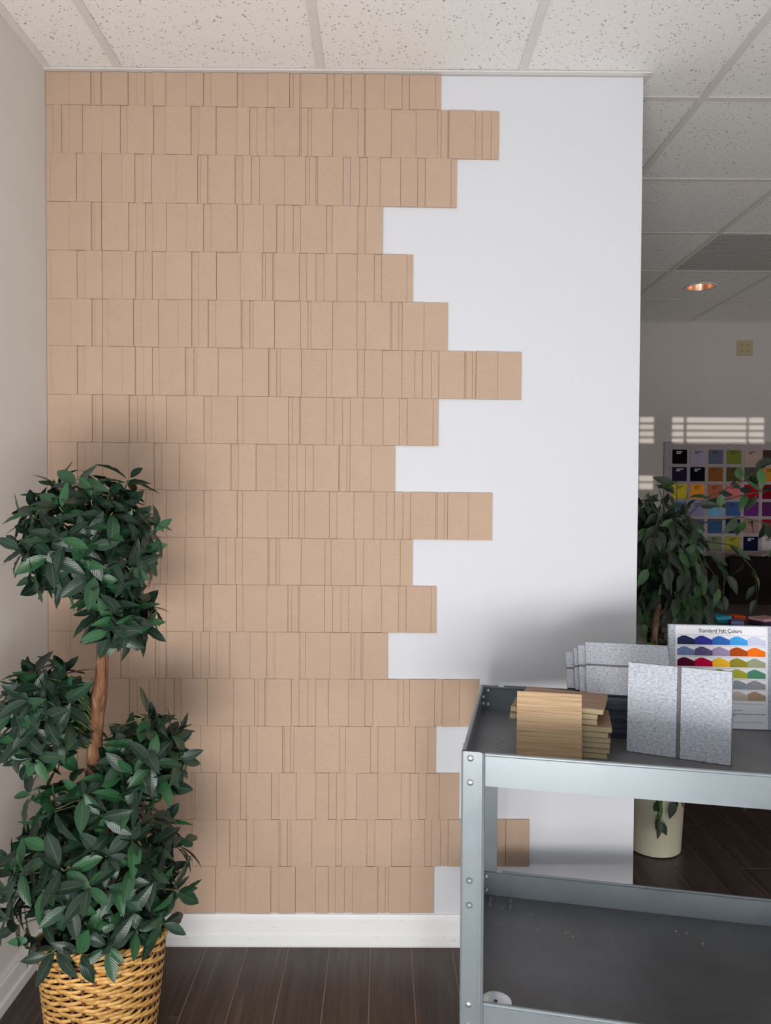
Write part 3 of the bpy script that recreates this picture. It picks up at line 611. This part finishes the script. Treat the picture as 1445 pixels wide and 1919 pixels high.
# ------------------------------------------------------------------ dark table with loose samples and two dark chairs in the far room
tb = thing('work_table', 'dark espresso table behind the ficus holding loose felt samples', 'table', (3.2, 1.85, 0))
MB().bbox(-0.75, 0.75, -0.40, 0.40, 0.715, 0.745, 0.003).build('tabletop', M['dark_wood'], tb)
for sx in (-0.7, 0.7):
    for sy in (-0.35, 0.35): MB().bbox(sx-0.03, sx+0.03, sy-0.03, sy+0.03, 0, 0.715, 0.003).build('leg', M['dark_wood'], tb)
def chair(label, x, y, rz):
    t_ = thing('upholstered_chair', label, 'chair', (x, y, 0), rz, 'dark chairs by the far wall')
    MB().bbox(-0.26, 0.26, -0.26, 0.24, 0.36, 0.47, 0.03).build('seat', M['dark_fabric'], t_, smooth=True)
    MB().bbox(-0.262, 0.262, 0.18, 0.27, 0.47, 0.995, 0.035).build('backrest', M['dark_fabric'], t_, smooth=True)
    for sx in (-0.22, 0.22):
        for sy in (-0.21, 0.2): MB().bbox(sx-0.02, sx+0.02, sy-0.02, sy+0.02, 0, 0.36, 0.003).build('leg', M['dark_wood'], t_)
chair('dark upholstered chair at the far wall, the one half hidden by the ficus', 3.135, 2.62, 0)
chair('dark upholstered chair at the far wall, the one at the picture edge', 3.675, 2.60, 0)
def sample(label, x, y, z, sx, sy, sz, rz, rgb, rx=0):
    o = MB().bbox(-sx/2, sx/2, -sy/2, sy/2, 0, sz, 0.0015).build('felt_sample', cfelt(*rgb), None, label=label, category='felt sample', group='loose felt samples on the table'); o.location = (x, y, z); o.rotation_euler = (rx, 0, rz)
sample('teal felt sample, upper of the blue pair on the table', 2.79, 1.60, 0.765, 0.12, 0.10, 0.018, 0.3, (60,150,175))
sample('dark teal felt sample, lower of the blue pair on the table', 2.76, 1.61, 0.7455, 0.15, 0.12, 0.019, 0.1, (30,90,105))
sample('small blue-grey felt sample lying beside the teal pair', 2.885, 1.56, 0.7455, 0.06, 0.1, 0.02, -0.4, (110,110,150))
sample('orange felt sample lying behind the blue-grey one', 2.93, 1.66, 0.7455, 0.07, 0.06, 0.028, 0.2, (225,90,45))
sample('rose felt sample on top of the plum one', 3.03, 1.56, 0.7655, 0.12, 0.10, 0.014, 0.35, (205,165,165))
sample('plum felt sample under the rose one', 3.03, 1.56, 0.7455, 0.115, 0.10, 0.019, 0.3, (70,45,80))

# ------------------------------------------------------------------ leaves
def leaf_data(prof, curl, fold, wave, n=8):
    """leaf along +X, length 1; returns verts, faces, uvs"""
    vs, uv = [], []
    for i in range(n+1):
        t_ = i/n; w_ = prof(t_); zc = curl*(t_**2)*-1
        wv = wave*math.sin(t_*n*math.pi*0.9)
        for s in (-1, -0.5, 0, 0.5, 1):
            vs.append((t_, s*w_, zc + abs(s)*w_*fold + (wv*w_ if abs(s) == 1 else 0)*(1 if s > 0 else -1)))
            uv.append((t_, 0.5+0.5*s))
    fs = []
    for i in range(n):
        for k in range(4): a = i*5+k; fs.append((a, a+5, a+6, a+1))
    return vs, fs, uv
def leaf_mesh(name, data, mat):
    vs, fs, uv = data; me = bpy.data.meshes.new(name); me.from_pydata(vs, [], fs); ul = me.uv_layers.new(name='UVMap')
    for lp in me.loops: ul.data[lp.index].uv = uv[lp.vertex_index]
    me.materials.append(mat); me.polygons.foreach_set('use_smooth', [True]*len(me.polygons)); me.update(); return me
def merged_leaves(name, items, datas, mat, parent, org, **kw):
    V, F, U, C = [], [], [], []
    for k, Mx in items:
        vs, fs, uv = datas[k]; n = len(V); V += [tuple(Mx @ Vector(v) - org) for v in vs]; F += [tuple(n+i for i in f) for f in fs]; U += uv; C += [R.random()]*len(vs)
    me = bpy.data.meshes.new(name); me.from_pydata(V, [], F); ul = me.uv_layers.new(name='UVMap')
    for lp in me.loops: ul.data[lp.index].uv = U[lp.vertex_index]
    at = me.attributes.new('rnd', 'FLOAT', 'POINT'); at.data.foreach_set('value', C)
    me.materials.append(mat); me.polygons.foreach_set('use_smooth', [True]*len(me.polygons)); me.update()
    return link(name, me, parent, **kw)
def leaf_matrix(p, d, nrm, L):
    d = d.normalized(); s = nrm.cross(d)
    if s.length < 1e-4: s = Vector((1, 0, 0)).cross(d)
    s.normalize(); n = d.cross(s)
    return Matrix(((d.x*L, s.x*L, n.x*L, p.x), (d.y*L, s.y*L, n.y*L, p.y), (d.z*L, s.z*L, n.z*L, p.z), (0, 0, 0, 1)))
CAMP = Vector((1.031, -2.281, 1.406))
def place_leaves(items, datas, meshes, mat, root, org, most, name='leaf', vis=None):
    order = sorted(range(len(items)), key=lambda i: vis(items[i]))
    pick = set(order[:most])
    for i in order[:most]:
        k, Mx = items[i]; o = bpy.data.objects.new(name, meshes[k]); COL.objects.link(o); o.parent = root
        o.matrix_basis = Matrix.Translation(-org) @ Mx
    rest_ = [items[i] for i in order[most:]]
    if rest_: merged_leaves('inner_foliage', rest_, datas, mat, root, org, kind='stuff')

# ------------------------------------------------------------------ spiral bay topiary in a wicker basket
BASE = Vector((0.335, -0.45, 0.0))
pl = thing('topiary_plant', 'artificial bay topiary with bare trunk and dark glossy leaf tufts in the basket', 'plant', BASE)
pr = lambda t_: 0.205*math.sin(math.pi*min(1, t_**0.92))**0.85*(1-0.10*t_) + 0.004
bay = [leaf_data(pr, c, f, w_) for c, f, w_ in ((0.10, 0.22, 0.05), (0.22, 0.30, 0.09), (0.04, 0.15, 0.04), (0.32, 0.35, 0.08), (-0.08, 0.25, 0.06))]
baym = [leaf_mesh('bay_leaf', d, M['bay']) for d in bay]
def trunk_at(z): return Vector((0.335 + 0.012*math.sin(z*5.0) - 0.012*math.cos(z*9), -0.45 + 0.008*math.cos(z*6), z))
q = MB(); zs = [0.20 + i*0.05 for i in range(21)]; q.tube([trunk_at(z) for z in zs], [0.0225 + 0.0022*math.sin(i*1.9) - 0.0004*i for i in range(21)], 12)
q.xf(Matrix.Translation(-BASE)); q.build('trunk', M['bark'], pl, smooth='all')
blobs = [((0.300, -0.45, 1.29), (0.158, 0.145, 0.130), 82), ((0.385, -0.46, 1.10), (0.07, 0.08, 0.055), 18), ((0.205, -0.47, 0.865), (0.085, 0.105, 0.125), 38),
         ((0.445, -0.45, 0.755), (0.088, 0.10, 0.085), 34), ((0.31, -0.51, 0.67), (0.13, 0.06, 0.05), 16), ((0.325, -0.45, 0.49), (0.195, 0.165, 0.155), 84)]
items = []; tw = MB(); whorls = []
GA = math.pi*(3-math.sqrt(5))
for bi, (c, rad, n) in enumerate(blobs):
    c = Vector(c)
    for i in range(n):
        zz = 1-2*(i+0.5)/n; a = i*GA + bi; rr = math.sqrt(1-zz*zz)
        nrm = Vector((rr*math.cos(a), rr*math.sin(a), zz))
        k = R.uniform(0.78, 1.08)
        p = c + Vector((nrm.x*rad[0], nrm.y*rad[1], nrm.z*rad[2]))*k
        if p.z < 0.345: p.z = 0.345 + R.uniform(0, 0.02)
        whorls.append((p, nrm, c))
for e in ((0.215, -0.575, 0.365), (0.275, -0.60, 0.35), (0.345, -0.615, 0.355), (0.405, -0.60, 0.36), (0.46, -0.56, 0.37), (0.16, -0.54, 0.37), (0.115, -0.50, 0.42), (0.10, -0.47, 0.36), (0.53, -0.47, 0.42), (0.50, -0.50, 0.36),
          (0.22, -0.45, 1.435), (0.40, -0.44, 1.44), (0.30, -0.52, 1.43), (0.43, -0.45, 1.36), (0.52, -0.45, 0.80), (0.45, -0.46, 0.86)):
    e = Vector(e); c_ = Vector((0.32, -0.45, e.z + (0.05 if e.z < 0.5 else -0.12))); whorls.append((e, (e-c_).normalized(), Vector((0.32, -0.45, max(0.45, e.z-0.1)))))
for (p, nrm, c) in whorls:
    ax = (nrm + Vector((0, 0, 0.25)) + Vector((R.gauss(0, .2), R.gauss(0, .2), R.gauss(0, .2)))).normalized()
    # twig from the trunk
    zt_ = max(0.30, min(1.20, c.z - 0.06 + (p.z-c.z)*0.4)); s = trunk_at(zt_)
    mid = s.lerp(p, 0.5) + Vector((0, 0, 0.03)); tw.tube([s, mid, p - ax*0.012, p], [0.0030, 0.0024, 0.0018, 0.0014], 5)
    u = ax.orthogonal().normalized(); w_ = ax.cross(u); nl = R.choice((5, 6, 6, 7)); a0 = R.uniform(0, 6.28)
    for j in range(nl):
        a = a0 + j*GA*1.0; rad_ = (u*math.cos(a) + w_*math.sin(a)); el = R.uniform(-0.15, 0.55) if j < nl-1 else R.uniform(0.7, 1.2)
        d = (rad_*math.cos(el) + ax*math.sin(el) + Vector((0, 0, R.uniform(-0.28, 0.02)))).normalized()
        L = R.uniform(0.060, 0.086)*(0.75 if j == nl-1 else 1)
        st = p + ax*R.uniform(-0.02, 0.004) + d*0.006
        tip = st + d*L
        if tip.x < 0.03: d.x = abs(d.x)*0.2; d.normalize(); tip = st+d*L
        if tip.y > -0.03: continue
        items.append((R.randrange(len(bay)), leaf_matrix(st, d, (ax + Vector((0, 0, 0.25)) - d*0.2).normalized(), L)))
tw.xf(Matrix.Translation(-BASE)); tw.build('twigs', M['twig'], pl, smooth='all', kind='stuff')
def visb(it):
    Mx = it[1]; p = Mx @ Vector((0.5, 0, 0)); return p.y + 0.04*R.random()
place_leaves(items, bay, baym, M['bay'], pl, BASE, 300, 'leaf', visb)

bk = thing('wicker_basket', 'honey-coloured woven wicker basket planter with a black liner', 'basket', BASE)
RT, RB, BH = 0.151, 0.116, 0.285
NS = 33
def br(z): return RB + (RT-RB)*(z/BH)**0.9
def lift(q):
    q.v = [(x, y, z*(1 + 0.20*((1 - y/RT)/2 if abs(y) < RT else (0 if y > 0 else 1))**1.5)) for x, y, z in q.v]; return q
q = MB().lathe([(0.001, 0.012), (RB-0.008, 0.012), (RT-0.012, BH-0.012), (RT-0.006, BH-0.004), (RT-0.010, BH-0.004), (RT-0.016, BH-0.02), (RT-0.025, BH-0.07), (0.001, BH-0.07)], seg=48); lift(q).build('liner', M['liner'], bk, smooth=True)
for i in range(NS):
    a = 2*math.pi*i/NS; q = MB(); pts = []
    q.tube([((br(z)-0.0005)*math.cos(a), (br(z)-0.0005)*math.sin(a), z) for z in (0.0, 0.07, 0.14, 0.21, BH-0.003)], 0.0042, 6); lift(q).build('stake', M['stake'], bk, smooth='all')
NR = 34; hz = (BH-0.016)/NR; NSEG = NS*6
for r_ in range(NR):
    z0 = 0.002 + r_*hz; q = MB(); ph = (r_ % 3); th = 0.0022; hh = hz*R.uniform(0.90, 1.03)
    ring = []
    for j in range(NSEG):
        a = 2*math.pi*j/NSEG; st = j/6.0     # position in stakes
        u = ((st + ph) % 3)                  # over two stakes, behind one
        off = 0.0046 if 0.62 < u < 2.38 else -0.0046
        dd = min(abs(u-0.62), abs(u-2.38)); 
        if dd < 0.42: off *= dd/0.42
        wob = 0.0012*math.sin(7*a + r_*2.1) + 0.0008*math.sin(17*a+r_)
        z = z0 + wob; rr = br(min(BH, max(0, z0))) + off
        ring.append((a, rr, z))
    for (a, rr, z) in ring:
        ca, sa = math.cos(a), math.sin(a)
        q.v += [((rr+th/2)*ca, (rr+th/2)*sa, z), ((rr+th*0.75)*ca, (rr+th*0.75)*sa, z+hh*0.5), ((rr+th/2)*ca, (rr+th/2)*sa, z+hh), ((rr-th/2)*ca, (rr-th/2)*sa, z+hh), ((rr-th/2)*ca, (rr-th/2)*sa, z)]
    for j in range(NSEG):
        b_ = ((j+1) % NSEG)*5; a_ = j*5
        for k in range(5): k2 = (k+1) % 5; q.f.append((a_+k, b_+k, b_+k2, a_+k2))
    lift(q).build('weaver', M['reed'], bk, smooth='all')
# braided rim
for s in range(3):
    q = MB(); q.tube([((RT-0.001+0.0045*math.cos(a*14+s*2.09))*math.cos(a), (RT-0.001+0.0045*math.cos(a*14+s*2.09))*math.sin(a), BH-0.004+0.0045*math.sin(a*14+s*2.09)) for a in [2*math.pi*k/160 for k in range(161)]], 0.0042, 6); lift(q).build('rim_braid', M['reed'], bk, smooth='all')
ms = MB()
for k in range(26):
    a = R.uniform(0, 6.28); r_ = R.uniform(0.05, RT-0.03); s = R.uniform(0.008, 0.02)
    bm = bmesh.new(); bmesh.ops.create_icosphere(bm, subdivisions=1, radius=s)
    for v in bm.verts: v.co = Vector((v.co.x*R.uniform(.7, 1.3)+r_*math.cos(a), v.co.y*R.uniform(.7, 1.3)+r_*math.sin(a), v.co.z*0.7*R.uniform(.7, 1.3)+BH-0.062))
    ms.add_bm(bm)
ms.build('dried_moss', M['moss'], bk, smooth='all', kind='stuff')

# ------------------------------------------------------------------ ficus in a cream pot behind the partition
FB = Vector((2.125, 0.655, 0.0))
fc = thing('ficus_tree', 'drooping ficus tree with dull dark leaves behind the free end of the partition', 'plant', FB)
pt_ = thing('cream_pot', 'smooth cream cylindrical pot standing on the dark floor under the ficus', 'pot', FB)
MB().lathe([(0.001, 0.008), (0.096, 0.008), (0.100, 0.003), (0.104, 0.006), (0.118, 0.28), (0.121, 0.285), (0.121, 0.30), (0.113, 0.30), (0.110, 0.27), (0.001, 0.27)], seg=48).build('pot_wall', M['cream'], pt_, smooth=True)
MB().lathe([(0.090, 0.0), (0.098, 0.0), (0.098, 0.009), (0.090, 0.009)], seg=40).build('foot_ring', M['liner'], pt_)
MB().lathe([(0.001, 0.278), (0.06, 0.281), (0.1095, 0.2715)], seg=24).build('soil', M['soil'], pt_, smooth=True)
prf = lambda t_: 0.235*math.sin(math.pi*min(1, t_**0.80))**0.9*(1-0.25*t_) + 0.003
fic = [leaf_data(prf, c, f, w_, 6) for c, f, w_ in ((0.15, 0.25, 0.06), (0.30, 0.35, 0.10), (0.05, 0.18, 0.03), (-0.12, 0.3, 0.05))]
ficm = [leaf_mesh('ficus_leaf', d, M['ficus']) for d in fic]
tk = [Vector((2.120, 0.655, 0.27)), Vector((2.105, 0.65, 0.5)), Vector((2.108, 0.65, 0.75)), Vector((2.122, 0.65, 0.93)), Vector((2.16, 0.66, 1.12)), Vector((2.18, 0.66, 1.28))]
q = MB(); q.tube(tk, [0.016, 0.0145, 0.014, 0.0135, 0.010, 0.006], 10); q.xf(Matrix.Translation(-FB)); q.build('trunk', M['fbark'], fc, smooth='all')
q = MB(); q.tube([tk[3], Vector((2.19, 0.63, 0.99)), Vector((2.27, 0.62, 1.02))], [0.009, 0.007, 0.004], 8); q.xf(Matrix.Translation(-FB)); q.build('branch', M['fbark'], fc, smooth='all')
fi = []; ftw = MB()
def spray(pts, n, L0=0.062, L1=0.092, droop=0.8):
    pts = [Vector(p) for p in pts]; ftw.tube(pts, [0.0035]+[0.0022]*(len(pts)-2)+[0.001] if len(pts) > 2 else [0.003, 0.001], 5)
    for i in range(n):
        t_ = (0.25 + 0.75*(i+R.random()*0.6)/n)*(len(pts)-1); k = min(int(t_), len(pts)-2); p = pts[k].lerp(pts[k+1], min(1, t_-k)); ax = (pts[k+1]-pts[k]).normalized()
        sd = Vector((R.gauss(0, 1), R.gauss(0, 1), R.gauss(0, .5))).normalized()
        d = (ax*0.5 + sd*0.9 + Vector((0, 0, -droop))).normalized(); L = R.uniform(L0, L1)
        nrm = (Vector((0, -0.9, 0.5)) + Vector((R.gauss(0, .5), R.gauss(0, .5), R.gauss(0, .5)))).normalized()
        st = p + d*0.012; ftw.tube([p, st], [0.0009, 0.0007], 4)
        if st.x < 1.85 and st.y < 0.22: continue
        fi.append((R.randrange(len(fic)), leaf_matrix(st, d, nrm, L)))
# inner crown
for i in range(84):
    a = R.uniform(0, 6.28); rr = R.uniform(0.05, 0.21); z = R.uniform(0.98, 1.34); s = tk[4].lerp(tk[5], R.random())
    e = Vector((2.165 + rr*math.cos(a), 0.655 + rr*math.sin(a)*0.9, z)); top_ = s.lerp(e, 0.55) + Vector((0, 0, R.uniform(0.04, 0.14)))
    spray([s, top_, e, e + Vector(((e.x-s.x)*0.25, (e.y-s.y)*0.25, -R.uniform(0.05, 0.14)))], 8, droop=0.9)
# leaves standing above the crown and the pale arching branch
for e in ((2.05, 0.55, 1.40), (2.10, 0.60, 1.46), (2.17, 0.58, 1.47), (2.22, 0.6, 1.42), (2.07, 0.66, 1.38)): spray([(2.17, 0.66, 1.22), (e[0]*0.6+2.17*0.4, e[1], e[2]-0.08), e], 5, droop=0.1)
spray([(2.18, 0.66, 1.26), (2.28, 0.58, 1.40), (2.40, 0.52, 1.47), (2.48, 0.50, 1.55)], 14, 0.066, 0.088, 0.1)
spray([(2.30, 0.58, 1.38), (2.42, 0.52, 1.42), (2.54, 0.50, 1.44), (2.60, 0.50, 1.36)], 14, 0.066, 0.09, 0.5)
spray([(2.25, 0.6, 1.30), (2.40, 0.55, 1.33), (2.52, 0.52, 1.30), (2.58, 0.5, 1.18)], 12, 0.066, 0.088, 0.7)
spray([(2.25, 0.6, 1.24), (2.38, 0.56, 1.22), (2.46, 0.54, 1.12), (2.47, 0.54, 1.0)], 7, 0.05, 0.065, 0.9)
# low strands hanging over the pot
spray([(2.12, 0.65, 0.6), (2.10, 0.54, 0.50), (2.085, 0.52, 0.32), (2.095, 0.515, 0.15)], 16, 0.055, 0.078, 1.2)
spray([(2.12, 0.65, 0.6), (2.16, 0.54, 0.46), (2.15, 0.52, 0.33), (2.16, 0.52, 0.24)], 11, 0.055, 0.078, 1.2)
spray([(2.12, 0.65, 0.62), (2.28, 0.56, 0.55), (2.40, 0.52, 0.42), (2.44, 0.51, 0.27)], 11, 0.055, 0.07, 1.2)
for i in range(12):
    a = R.uniform(0, 6.28); e = Vector((2.12+0.2*math.cos(a), 0.65+0.17*math.sin(a), R.uniform(0.62, 0.85))); spray([tk[2], tk[2].lerp(e, .5)+Vector((0, 0, .06)), e], 6, droop=0.9)
ftw.xf(Matrix.Translation(-FB)); ftw.build('twigs', M['ftwig'], fc, smooth='all', kind='stuff')
def visf(it):
    p = it[1] @ Vector((0.5, 0, 0)); return p.y - (0.3 if p.x > 2.35 else 0) + (1.0 if p.x < 1.98 else 0) + (0.5 if 0.42 < p.z < 0.72 else 0)
place_leaves(fi, fic, ficm, M['ficus'], fc, FB, 280, 'leaf', visf)
